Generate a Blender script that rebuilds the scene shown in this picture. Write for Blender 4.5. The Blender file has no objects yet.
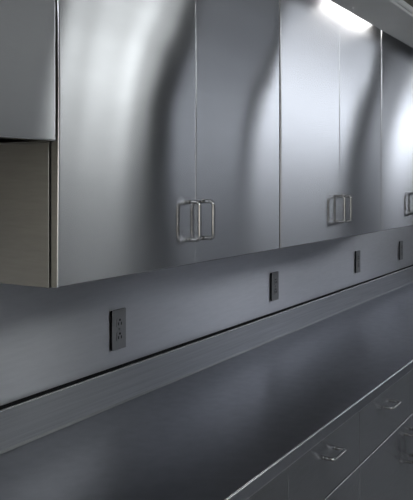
import bpy, bmesh, math, random
from mathutils import Vector
random.seed(4)
S = bpy.context.scene
COL = S.collection
EYE = 1.584                      # camera height above the floor
WALL = 1.40                      # steel wall plane (y); the camera stands at x = y = 0
DOOR = 1.06                      # front plane of the wall cabinet doors
FACE = 0.785                     # front plane of the base cabinet fronts
def Z(r): return EYE + r         # height given relative to the eye

# ------------------------------------------------------------------ materials
def nodes(name):
    m = bpy.data.materials.new(name); m.use_nodes = True
    nt = m.node_tree; b = nt.nodes['Principled BSDF']
    return m, nt, b

def steel(name, col, along, across, grain, stretch=None, var=0.05):
    """brushed stainless steel. stretch = direction in which reflections smear (across the brushing lines);
    along / across = microfacet width in that direction and at right angles to it"""
    m = bpy.data.materials.new(name); m.use_nodes = True
    nt = m.node_tree; N, L = nt.nodes, nt.links
    N.remove(N['Principled BSDF'])
    b = N.new('ShaderNodeBsdfAnisotropic'); b.distribution = 'MULTI_GGX'
    r = math.sqrt(along * across)
    b.inputs['Roughness'].default_value = math.sqrt(r)
    b.inputs['Anisotropy'].default_value = -(1 - math.sqrt(across / along))
    L.new(b.outputs[0], N['Material Output'].inputs['Surface'])
    g = N.new('ShaderNodeNewGeometry')
    mp = N.new('ShaderNodeMapping'); mp.inputs['Scale'].default_value = grain
    L.new(g.outputs['Position'], mp.inputs['Vector'])
    n1 = N.new('ShaderNodeTexNoise'); n1.inputs['Scale'].default_value = 1.0
    n1.inputs['Detail'].default_value = 1.5; n1.inputs['Roughness'].default_value = 0.6
    L.new(mp.outputs[0], n1.inputs['Vector'])
    mix = N.new('ShaderNodeMix'); mix.data_type = 'RGBA'
    mix.inputs['A'].default_value = (*[c * (1 - 2 * var) for c in col], 1)
    mix.inputs['B'].default_value = (*[min(1, c * (1 + 2 * var)) for c in col], 1)
    L.new(n1.outputs['Fac'], mix.inputs['Factor'])
    L.new(mix.outputs['Result'], b.inputs['Color'])
    if stretch:
        cx = N.new('ShaderNodeCombineXYZ')
        for k in range(3): cx.inputs[k].default_value = stretch[k]
        L.new(cx.outputs[0], b.inputs['Tangent'])
    return m

def paint(name, col, rough=0.6, spec=0.3, noise=0.05, scale=6.0):
    m, nt, b = nodes(name)
    N, L = nt.nodes, nt.links
    n = N.new('ShaderNodeTexNoise'); n.inputs['Scale'].default_value = scale; n.inputs['Detail'].default_value = 5
    g = N.new('ShaderNodeNewGeometry'); L.new(g.outputs['Position'], n.inputs['Vector'])
    mix = N.new('ShaderNodeMix'); mix.data_type = 'RGBA'
    mix.inputs['A'].default_value = (*[c * (1 - noise) for c in col], 1)
    mix.inputs['B'].default_value = (*[min(1, c * (1 + noise)) for c in col], 1)
    L.new(n.outputs['Fac'], mix.inputs['Factor']); L.new(mix.outputs['Result'], b.inputs['Base Color'])
    b.inputs['Roughness'].default_value = rough
    b.inputs['Specular IOR Level'].default_value = spec
    return m

def emit(name, col, strength):
    m, nt, b = nodes(name)
    b.inputs['Base Color'].default_value = (*col, 1)
    b.inputs['Emission Color'].default_value = (*col, 1)
    b.inputs['Emission Strength'].default_value = strength
    return m

DAY = (0.78, 0.87, 1.0)
M_DOOR = steel('brushed_steel_door', (0.58, 0.585, 0.60), 0.20, 0.007, (12, 12, 140), (0, 0, 1), var=0.035)
M_WALL = steel('brushed_steel_wall', (0.70, 0.70, 0.715), 0.30, 0.05, (14, 14, 110), (0, 0, 1), var=0.03)
M_BODY = steel('brushed_steel_carcass', (0.355, 0.34, 0.305), 0.30, 0.20, (15, 15, 130), (0, 0, 1))
M_COUNTER = steel('worn_steel_counter', (0.41, 0.42, 0.455), 0.095, 0.095, (26, 26, 26), None, var=0.05)
M_SPLASH = steel('brushed_steel_backsplash', (0.44, 0.445, 0.455), 0.30, 0.08, (3, 3, 160), (0, 0, 1), var=0.10)
M_BASE = steel('brushed_steel_base_front', (0.38, 0.385, 0.40), 0.25, 0.016, (14, 14, 130), (0, 0, 1))
M_HANDLE = steel('satin_steel_handle', (0.50, 0.50, 0.50), 0.04, 0.04, (40, 40, 40), None, var=0.02)
M_EDGE = steel('polished_worn_edge', (0.75, 0.76, 0.78), 0.06, 0.06, (30, 30, 30), None, var=0.02)  # lighter steel; the glint along edges is put into the colour
M_PLATE = steel('dull_grey_outlet_plate', (0.40, 0.40, 0.40), 0.25, 0.25, (90, 90, 90), None, var=0.02)
M_SOCK = paint('charcoal_socket', (0.05, 0.05, 0.053), 0.45)
M_HOLE = paint('black_slot', (0.004, 0.004, 0.004), 0.8, 0.1)
M_SEAL = paint('black_sealant', (0.006, 0.006, 0.007), 0.7, 0.15)
M_SOFFIT = paint('pale_grey_soffit_paint', (0.82, 0.83, 0.83), 0.55)
M_BULK = paint('olive_brown_bulkhead_paint', (0.10, 0.09, 0.065), 0.7)
M_CEIL = paint('dim_ceiling_paint', (0.30, 0.30, 0.30), 0.8)
M_FLOOR = paint('pale_floor', (0.62, 0.62, 0.62), 0.5)
M_ROOM = paint('dark_room_wall', (0.03, 0.03, 0.032), 0.7)
M_BOUNCE = paint('pale_dado_paint', (0.55, 0.56, 0.58), 0.5)
M_KICK = paint('black_toe_kick', (0.02, 0.02, 0.02), 0.6)
M_FRAME = paint('window_frame_paint', (0.10, 0.10, 0.105), 0.5)

# ------------------------------------------------------------------ mesh helpers
def obj(name, bm, mat, parent=None, smooth=False):
    bmesh.ops.recalc_face_normals(bm, faces=bm.faces)
    me = bpy.data.meshes.new(name); bm.to_mesh(me); bm.free()
    mats = mat if isinstance(mat, (list, tuple)) else [mat]
    for m in mats: me.materials.append(m)
    if smooth:
        for p in me.polygons: p.use_smooth = True
    o = bpy.data.objects.new(name, me); COL.objects.link(o)
    if parent is not None:
        o.parent = parent
        w = Vector((0, 0, 0)); q = parent
        while q is not None: w += q.location; q = q.parent
        o.location = -w                                  # meshes are written in room coordinates
    return o

def empty(name, loc, label, cat, group=None):
    o = bpy.data.objects.new(name, None); COL.objects.link(o)
    o.empty_display_size = 0.1; o.location = loc
    o['label'] = label; o['category'] = cat
    if group: o['group'] = group
    return o

def add_box(bm, x0, x1, y0, y1, z0, z1, bevel=0.0, seg=1, mi=0):
    r = bmesh.ops.create_cube(bm, size=1.0)
    vs = r['verts']
    for v in vs:
        v.co.x = x0 if v.co.x < 0 else x1
        v.co.y = y0 if v.co.y < 0 else y1
        v.co.z = z0 if v.co.z < 0 else z1
    fs = list({f for v in vs for f in v.link_faces})
    if bevel > 0:
        es = list({e for v in vs for e in v.link_edges})
        q = bmesh.ops.bevel(bm, geom=es, offset=bevel, segments=seg, affect='EDGES', profile=0.5)
        fs = q['faces'] + [f for f in fs if f.is_valid]
    for f in fs: f.material_index = mi
    return fs

def box(name, mat, parent, *a, **k):
    bm = bmesh.new(); add_box(bm, *a, **k)
    return obj(name, bm, mat, parent)

def struct(name, bm_or_obj):
    bm_or_obj['kind'] = 'structure'
    return bm_or_obj

def add_tube(bm, pts, r, n=12):
    """round rod through pts (already dense), capped"""
    rings = []
    for i, p in enumerate(pts):
        p = Vector(p)
        t = (Vector(pts[min(i + 1, len(pts) - 1)]) - Vector(pts[max(i - 1, 0)])).normalized()
        up = Vector((0, 0, 1)) if abs(t.z) < 0.9 else Vector((1, 0, 0))
        if add_tube.normal is not None: up = add_tube.normal
        a = t.cross(up).normalized(); b = t.cross(a).normalized()
        rings.append([bm.verts.new(p + r * (math.cos(2 * math.pi * k / n) * a + math.sin(2 * math.pi * k / n) * b)) for k in range(n)])
    for A, B in zip(rings, rings[1:]):
        for k in range(n):
            bm.faces.new((A[k], A[(k + 1) % n], B[(k + 1) % n], B[k]))
    bm.faces.new(rings[0]); bm.faces.new(rings[-1])
add_tube.normal = None

def pull(parent, x, z0, z1, y, vertical=True, L=0.0, rod=0.0053, out=0.034, rad=0.011):
    """D-shaped wire pull: two legs standing off the front, joined by a straight grip, rounded corners"""
    prof = []
    def arc(c, a0, a1):
        return [(c[0] + rad * math.cos(a), c[1] + rad * math.sin(a)) for a in [a0 + (a1 - a0) * k / 6 for k in range(7)]]
    h0, h1 = z0 + rod, z1 - rod
    prof = [(0.0, h0), (out * 0.4, h0)] + arc((out - rad, h0 + rad), -math.pi / 2, 0) + \
           arc((out - rad, h1 - rad), 0, math.pi / 2) + [(out * 0.4, h1), (0.0, h1)]
    if vertical:
        pts = [(x, y - d, h) for d, h in prof]; add_tube.normal = Vector((1, 0, 0))
    else:
        pts = [(h, y - d, x) for d, h in prof]; add_tube.normal = Vector((0, 0, 1))
    bm = bmesh.new(); add_tube(bm, pts, rod)
    for h in (h0, h1):                                       # small collars where the legs meet the front
        q = [(x, y - d, h) if vertical else (h, y - d, x) for d in (-0.0005, 0.0015)]
        add_tube(bm, q, rod * 1.2)
    add_tube.normal = None
    return obj('handle', bm, M_HANDLE, parent, smooth=True)

def front_panel(name, mat, parent, u0, u1, z0, z1, y, t, slope=None, ch=0.0033, nu=56, nz=64, edge=None, all_edges=False, side=None):
    """sheet-steel front: a box with a chamfered edge whose face may be slightly out of true.
    slope(u, z) -> sideways lean of the sheet; the right edge stays in place"""
    bm = bmesh.new()
    if slope is None: nu = nz = 4
    us = [u0 + ch] + [u0 + ch + 0.001 + (u1 - u0 - 2 * ch - 0.002) * i / (nu - 2) for i in range(nu - 1)] + [u1 - ch]
    zs = [z0 + ch] + [z0 + ch + 0.001 + (z1 - z0 - 2 * ch - 0.002) * j / (nz - 2) for j in range(nz - 1)] + [z1 - ch]
    grid = []
    for z in zs:
        d = [0.0] * (nu + 1)
        if slope:
            s = [slope(u, z) for u in us]
            for i in range(1, nu + 1): d[i] = d[i - 1] + 0.5 * (s[i] + s[i - 1]) * (us[i] - us[i - 1])
            d = [di - d[-1] for di in d]
        grid.append([bm.verts.new((u, y - dd, z)) for u, dd in zip(us, d)])
    front = []
    for j in range(nz):
        for i in range(nu):
            f = bm.faces.new((grid[j][i], grid[j][i + 1], grid[j + 1][i + 1], grid[j + 1][i])); f.smooth = True
            front.append(f)
    def loop(): return grid[0][:] + [g[-1] for g in grid[1:]] + grid[-1][-2::-1] + [g[0] for g in grid[-2:0:-1]]
    lp = loop()
    cx, cz = (u0 + u1) / 2, (z0 + z1) / 2
    def outer(v, k, yy):
        x, z = v.co.x, v.co.z
        if abs(x - us[0]) < 1e-6: x -= k
        elif abs(x - us[-1]) < 1e-6: x += k
        if abs(z - zs[0]) < 1e-6: z -= k
        elif abs(z - zs[-1]) < 1e-6: z += k
        return bm.verts.new((x, yy, z))
    rings = [lp]
    for q in (22.5, 45, 67.5, 90):
        r = math.radians(q)
        rings.append([outer(v, ch * math.sin(r), v.co.y + ch * (1 - math.cos(r))) for v in lp])
    rings.append([outer(v, ch, y + t) for v in lp])
    n = len(lp)
    for A, B in zip(rings, rings[1:]):
        for k in range(n):
            f = bm.faces.new((A[k], A[(k + 1) % n], B[(k + 1) % n], B[k]))
            f.smooth = B is not rings[-1]
            if not f.smooth and side: f.material_index = 2
            else: f.material_index = 1 if f.smooth and edge and (all_edges or f.calc_center_median().z > z1 - 0.004) else 0
    bm.faces.new(rings[-1])
    return obj(name, bm, [mat, edge or mat, side or mat], parent)

# ------------------------------------------------------------------ the room
X0, X1 = -1.6, 12.8
OPP = -1.00                                                   # wall behind the camera's right shoulder
TOP = EYE + 1.15
struct('floor', box('floor', M_FLOOR, None, X0, X1, OPP - 0.2, WALL + 0.1, -0.1, 0.0))
struct('ceiling', box('ceiling', M_CEIL, None, X0, X1, OPP - 0.2, WALL + 0.1, TOP, TOP + 0.1))
struct('wall_left', box('wall_left', M_WALL, None, X0, X1, WALL, WALL + 0.1, 0.0, TOP))
struct('wall_front', box('wall_front', M_ROOM, None, X0 - 0.1, X0, OPP - 0.2, WALL + 0.1, -0.1, TOP + 0.1))
struct('wall_back', box('wall_back', M_ROOM, None, X1, X1 + 0.1, OPP - 0.2, WALL + 0.1, -0.1, TOP + 0.1))

# end wall behind the camera, with an added warm fill panel for cabinet ends
bm = bmesh.new(); f = 0.04; a, b, z0, z1 = -0.7, 1.1, -0.6, 0.6
add_box(bm, X0, X0 + 0.05, a, b, Z(z0), Z(z0) + f); add_box(bm, X0, X0 + 0.05, a, b, Z(z1) - f, Z(z1))
add_box(bm, X0, X0 + 0.05, a, a + f, Z(z0) + f, Z(z1) - f); add_box(bm, X0, X0 + 0.05, b - f, b, Z(z0) + f, Z(z1) - f)
wn = struct('w', obj('window_10', bm, M_FRAME))
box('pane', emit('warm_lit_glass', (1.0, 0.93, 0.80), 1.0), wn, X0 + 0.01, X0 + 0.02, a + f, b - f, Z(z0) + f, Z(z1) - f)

# opposite wall; unseen glowing panels added to make the bright bands on the doors
#          x0    x1    z0 (rel) z1    strength
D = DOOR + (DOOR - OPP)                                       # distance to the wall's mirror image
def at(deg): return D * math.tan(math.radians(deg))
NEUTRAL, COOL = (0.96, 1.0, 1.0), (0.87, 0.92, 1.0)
PANELS = [(at(41.0), at(47.3), 0.50, 1.06, 0.52, NEUTRAL),
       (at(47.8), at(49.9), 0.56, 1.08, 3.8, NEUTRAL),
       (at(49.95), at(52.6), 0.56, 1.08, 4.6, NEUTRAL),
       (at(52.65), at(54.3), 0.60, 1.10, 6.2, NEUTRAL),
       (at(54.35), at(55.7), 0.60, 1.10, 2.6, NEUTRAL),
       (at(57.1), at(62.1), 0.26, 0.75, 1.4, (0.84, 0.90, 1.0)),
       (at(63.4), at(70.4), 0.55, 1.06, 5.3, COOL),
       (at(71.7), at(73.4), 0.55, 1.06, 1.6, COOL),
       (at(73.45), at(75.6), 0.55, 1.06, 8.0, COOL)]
bm = bmesh.new()
xs = X0
for (a, b, z0, z1, s, dc) in PANELS:
    add_box(bm, xs, a, OPP - 0.1, OPP, 0, TOP)
    add_box(bm, a, b, OPP - 0.1, OPP, 0, Z(z0)); add_box(bm, a, b, OPP - 0.1, OPP, Z(z1), TOP)
    xs = b
add_box(bm, xs, X1, OPP - 0.1, OPP, 0, TOP)
struct('wall_right', obj('wall_right', bm, M_ROOM))
for i, (a, b, z0, z1, s, dc) in enumerate(PANELS):
    bm = bmesh.new(); f = 0.008
    add_box(bm, a, b, OPP - 0.08, OPP + 0.003, Z(z0), Z(z0) + f); add_box(bm, a, b, OPP - 0.08, OPP + 0.003, Z(z1) - f, Z(z1))
    add_box(bm, a, a + f, OPP - 0.08, OPP + 0.003, Z(z0) + f, Z(z1) - f); add_box(bm, b - f, b, OPP - 0.08, OPP + 0.003, Z(z0) + f, Z(z1) - f)
    w = struct('w', obj('window_%d' % (i + 1), bm, M_FRAME))
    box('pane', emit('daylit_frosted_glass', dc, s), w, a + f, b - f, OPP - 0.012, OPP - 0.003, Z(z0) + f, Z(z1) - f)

struct('d', box('trim_1', M_BOUNCE, None, X0, X1, OPP, OPP + 0.008, 0.0, Z(0.25)))  # pale reflector added low on the unseen wall to brighten the steel opposite
# unseen overhead panel over the aisle, added as fill light
bm = bmesh.new(); a, b, c, d = -1.3, 0.9, -0.7, 0.1
for q in ((a, b, c, c + 0.03), (a, b, d - 0.03, d), (a, a + 0.03, c + 0.03, d - 0.03), (b - 0.03, b, c + 0.03, d - 0.03)):
    add_box(bm, *q, TOP - 0.03, TOP)
wn = struct('w', obj('window_11', bm, M_FRAME))
box('pane', emit('skylight_glass', (0.92, 0.96, 1.0), 7.0), wn, a + 0.03, b - 0.03, c + 0.03, d - 0.03, TOP - 0.02, TOP - 0.01)

# soffit above the wall cabinets: dark bulkhead with a pale panel below it
CX0, CX1 = 0.078, 5.548
bm = bmesh.new()
add_box(bm, CX0 - 1.0, X1, 0.83, 0.99, Z(0.709), TOP)
add_box(bm, CX0 - 1.0, X1, 0.99, WALL, Z(0.81), TOP)
sof = struct('soffit', obj('soffit', bm, M_BULK))
bm = bmesh.new()
add_box(bm, CX0 - 1.0, X1, 0.81, 1.0, Z(0.669), Z(0.709), bevel=0.003)
add_box(bm, CX0 - 1.0, X1, 0.80, 0.815, Z(0.678), Z(0.702), bevel=0.004)
obj('soffit_panel', bm, M_SOFFIT, sof)
bm = bmesh.new()
add_box(bm, CX0 - 1.0, X1, 0.99, 1.0, Z(0.709), Z(0.81)); add_box(bm, CX0 - 1.0, X1, 1.0, WALL, Z(0.80), Z(0.81))
obj('light_trough', bm, M_SOFFIT, sof)  # pale liner added to throw lamp light back at the door tops

# ------------------------------------------------------------------ strip light tucked behind the soffit edge
sl = empty('strip_light', (3.07, 1.03, Z(0.798)), 'lit strip light tucked above the soffit edge over the cabinet doors', 'light')
bm = bmesh.new(); add_box(bm, 2.77, 3.37, 1.005, 1.05, Z(0.765), Z(0.798), bevel=0.003)
obj('housing', bm, M_SOFFIT, sl)
bm = bmesh.new(); add_tube(bm, [(2.80 + 0.054 * k, 1.028, Z(0.753)) for k in range(11)], 0.008)
obj('lamp_tube', bm, emit('lit_lamp_tube', (1.0, 0.97, 0.94), 16.0), sl, smooth=True)

# ------------------------------------------------------------------ wall cabinets
def sm(a, b, x):
    t = max(0.0, min(1.0, (x - a) / (b - a))); return t * t * (3 - 2 * t)
def lean(uc, w, table):
    """sheet slightly out of true: near u = uc it leans sideways by an angle (rad) that changes with height;
    table = [(height relative to the eye, angle), ...]"""
    def f(u, z):
        h = z - EYE
        if h <= table[0][0]: v = table[0][1]
        elif h >= table[-1][0]: v = table[-1][1]
        else:
            for (h0, v0), (h1, v1) in zip(table, table[1:]):
                if h0 <= h <= h1:
                    v = v0 + (v1 - v0) * sm(h0, h1, h); break
        return v * math.exp(-((u - uc) / w) ** 2)
    return f
G = 0.0012                                                    # half of the gap between fronts
def wall_cabinet(label, edges, z0, z1, slopes, handles=True):
    a, b = edges[0], edges[-1]
    t = empty('wall_cabinet', ((a + b) / 2, WALL - 0.002, Z(z0)), label, 'cabinet', 'steel wall cabinets')
    bm = bmesh.new()
    y0, y1 = DOOR + 0.0275, WALL - 0.001
    e = 0.018
    add_box(bm, a, a + e, y0, y1, Z(z0) - 0.002, Z(z1), bevel=0.001)
    add_box(bm, b - e, b, y0, y1, Z(z0) - 0.002, Z(z1), bevel=0.001)
    add_box(bm, a + e, b - e, y0 + 0.002, y1, Z(z0), Z(z0) + e)
    add_box(bm, a + e, b - e, y0 + 0.002, y1, Z(z1) - e, Z(z1))
    add_box(bm, a + e, b - e, y1 - 0.006, y1, Z(z0) + e, Z(z1) - e)
    add_box(bm, a + e, b - e, y0 + 0.02, y1 - 0.006, Z((z0 + z1) / 2), Z((z0 + z1) / 2) + e)
    obj('body', bm, M_BODY, t)
    for i in range(len(edges) - 1):
        u0 = edges[i] + (0 if i == 0 else G); u1 = edges[i + 1] - (G if i < len(edges) - 2 else (0.006 if len(edges) == 2 else 0.0112))
        d = front_panel('door', M_DOOR, t, u0, u1, Z(z0), Z(z1) - 0.004, DOOR, 0.0195, slopes[i], edge=M_EDGE, all_edges=True, side=M_BODY)  # sides take the darker carcass steel, so their shade is in the colour
        left_of_pair = i % 2 == 0
        if len(edges) == 2: left_of_pair = False
        x = edges[i + 1] - 0.036 if left_of_pair else edges[i] + 0.036
        pull(d, x, Z(z0 + 0.063), Z(z0 + 0.175), DOOR)
    return t
ZB, ZT = -0.2176, 0.775
E = [1.1723, 1.7208, 2.266, 2.817, 3.360, 3.902, 4.450]
wall_cabinet('steel wall cabinet left of the long cabinet run with a higher bottom edge', [0.612, 1.1710], 0.089, ZT, [None])
wall_cabinet('tall double-door steel wall cabinet with exposed dark left end, largest in view', E[0:3], ZB, ZT, [lean(1.58, 0.16, [(-0.2, 0.004), (0.08, -0.005), (0.2, -0.008), (0.31, -0.003), (0.42, 0.006), (0.52, 0.011)]),
     lean(2.16, 0.14, [(-0.2, 0.008), (0.02, 0.002), (0.15, 0.001), (0.25, 0.003), (0.37, 0.009), (0.5, 0.017)])])
wall_cabinet('double-door steel wall cabinet in the middle under the bright strip light', E[2:5], ZB, ZT, [None, lean(3.13, 0.12, [(0.1, 0.0), (0.3, 0.001), (0.6, 0.010)])])
wall_cabinet('farthest steel wall cabinet, cut off by the right edge of the photo', E[4:7], ZB, ZT, [None, None])

# ------------------------------------------------------------------ countertop with backsplash
CT, BS = -0.667, -0.562
FRONT, SPL = 0.765, 1.38
ct = empty('countertop', (2.6, 1.08, Z(CT)), 'long brushed stainless steel countertop with a low backsplash', 'countertop')
bm = bmesh.new(); add_box(bm, 0.60, 5.6, FRONT, WALL - 0.002, Z(CT) - 0.036, Z(CT), bevel=0.0045, seg=4)
for f in bm.faces:
    if f.calc_area() < 0.02 and f.calc_center_median().y < FRONT + 0.01: f.material_index = 1; f.smooth = True
obj('worktop', bm, [M_COUNTER, M_EDGE], ct)
bm = bmesh.new()
sec = [(SPL - 0.007, CT), (SPL - 0.0015, CT + 0.006), (SPL, BS - 0.003), (SPL + 0.002, BS), (WALL - 0.001, BS), (WALL - 0.001, CT)]
A = [bm.verts.new((0.60, y, Z(z))) for y, z in sec]; B = [bm.verts.new((5.6, y, Z(z))) for y, z in sec]
for k in range(len(sec)):
    f = bm.faces.new((A[k], A[(k + 1) % 6], B[(k + 1) % 6], B[k])); f.material_index = 1 if k == 2 else 0
bm.faces.new(A); bm.faces.new(B)
obj('backsplash', bm, [M_SPLASH, M_EDGE], ct)
bm = bmesh.new()
sec = [(SPL + 0.005, BS), (WALL - 0.001, BS + 0.0045), (WALL - 0.001, BS)]
A = [bm.verts.new((0.60, y, Z(z))) for y, z in sec]; B = [bm.verts.new((5.6, y, Z(z))) for y, z in sec]
for k in range(3): bm.faces.new((A[k], A[(k + 1) % 3], B[(k + 1) % 3], B[k]))
bm.faces.new(A); bm.faces.new(B)
obj('sealant_strip', bm, M_SEAL, ct)

# ------------------------------------------------------------------ base cabinets
def base_cabinet(label, edges, shift=0):
    a, b = edges[0], edges[-1]
    t = empty('base_cabinet', ((a + b) / 2, 1.0, 0), label, 'cabinet', 'steel base cabinets')
    top, dz = CT - 0.037, -0.889                             # drawer row from below the worktop down to dz
    bm = bmesh.new()
    add_box(bm, a, b, FACE + 0.024, WALL - 0.002, 0.10, Z(top) - 0.0005, bevel=0.001)
    obj('body', bm, M_BASE, t)
    box('toe_kick', M_KICK, t, a, b, FACE + 0.09, WALL - 0.02, 0.0, 0.0995)
    for i in range(len(edges) - 1):
        u0 = edges[i] + G; u1 = edges[i + 1] - G
        jit = 0.0015 if i % 2 else 0.0
        d = front_panel('drawer', M_BASE, t, u0, u1, Z(dz) + 0.001 + jit, Z(top) - 0.003, FACE, 0.02, ch=0.001)
        c = (u0 + u1) / 2
        pull(d, Z(-0.770), c - 0.039, c + 0.061, FACE, vertical=False)
        d = front_panel('door', M_BASE, t, u0, u1, 0.105, Z(dz) - 0.003 + jit, FACE, 0.02, ch=0.0022, edge=M_EDGE)
        x = edges[i + 1] - 0.036 if (i + shift) % 2 == 0 else edges[i] + 0.036
        pull(d, x, Z(-1.05), Z(-0.938), FACE)
    return t
base_cabinet('nearest steel base cabinet under the counter, with the larger drawer pull in view', [0.618, 1.165, 1.7208, 2.264], 1)
base_cabinet('second steel base cabinet along the counter, with the smaller farther drawer pull', [2.266, 2.817, 3.360, 3.905, 4.450, 4.995, 5.540])

# ------------------------------------------------------------------ power outlets on the wall
def outlet(x, z, label):
    t = empty('power_outlet', (x, WALL - 0.001, Z(z)), label, 'outlet', 'power outlets above the backsplash')
    w, h, th = 0.034, 0.061, 0.007
    y = WALL
    bm = bmesh.new(); add_box(bm, x - w, x + w, y - th, y - th + 0.0016, Z(z) - h, Z(z) + h, bevel=0.0006)
    obj('cover_plate', bm, M_PLATE, t)
    box('back_box', M_HOLE, t, x - w + 0.0006, x + w - 0.0006, y - th + 0.0016, y - 0.0002, Z(z) - h + 0.0006, Z(z) + h - 0.0006)
    for s in (1, -1):
        zc = Z(z) + s * 0.021
        bm = bmesh.new()
        n = 20; ring = []
        for yy in (y - th - 0.0022, y - th + 0.001):
            ring.append([bm.verts.new((x + 0.0165 * max(-0.93, min(0.93, 1.12 * math.cos(2 * math.pi * k / n))), yy, zc + 0.0165 * max(-0.85, min(0.85, 1.12 * math.sin(2 * math.pi * k / n))))) for k in range(n)])
        for k in range(n): bm.faces.new((ring[0][k], ring[0][(k + 1) % n], ring[1][(k + 1) % n], ring[1][k]))
        bm.faces.new(ring[0]); bm.faces.new(ring[1])
        so = obj('socket', bm, M_PLATE, t)
        bm = bmesh.new(); yf = y - th - 0.0022
        add_box(bm, x - 0.0085, x - 0.0052, yf - 0.0004, yf + 0.001, zc - 0.008, zc + 0.001)
        add_box(bm, x + 0.0052, x + 0.0085, yf - 0.0004, yf + 0.001, zc - 0.008, zc + 0.001)
        add_tube.normal = Vector((0, 0, 1)); add_tube(bm, [(x, yf - 0.0004, zc + 0.008), (x, yf + 0.001, zc + 0.008)], 0.0036); add_tube.normal = None
        obj('slots', bm, M_HOLE, so)
    bm = bmesh.new(); add_tube.normal = Vector((0, 0, 1)); add_tube(bm, [(x, y - th - 0.001, Z(z)), (x, y - th + 0.001, Z(z))], 0.0032); add_tube.normal = None
    obj('screw', bm, M_HANDLE, t)
outlet(1.814, -0.4450, 'grey power outlet nearest the camera, below and left of the nearest handle pair')
outlet(2.920, -0.4440, 'second grey power outlet from the left, below the dark gap between cabinets')
outlet(3.992, -0.4340, 'third grey power outlet from the left, right of the middle handle pair')
outlet(4.836, -0.4360, 'farthest grey power outlet, near the right edge of the photo')

# ------------------------------------------------------------------ camera, world, colour
cam = bpy.data.cameras.new('camera'); co = bpy.data.objects.new('camera', cam); COL.objects.link(co)
co.location = (0, 0, EYE)
yaw = math.atan2(442.0, 741.0)                                # wall direction lies 30.8 degrees right of the view
co.rotation_euler = (math.pi / 2, 0, yaw - math.pi / 2)
cam.sensor_fit = 'VERTICAL'; cam.sensor_height = 36; cam.lens = 741.0 / 500 * 36
cam.shift_y = -(250 - 184) / 500
cam.clip_start = 0.02
S.camera = co
w = bpy.data.worlds.new('world'); S.world = w; w.use_nodes = True
w.node_tree.nodes['Background'].inputs[0].default_value = (0.5, 0.6, 0.75, 1)
w.node_tree.nodes['Background'].inputs[1].default_value = 0.2
S.view_settings.view_transform = 'Standard'; S.view_settings.look = 'None'
S.view_settings.gamma = 1; S.view_settings.use_curve_mapping = False
S.view_settings.exposure = 0.0
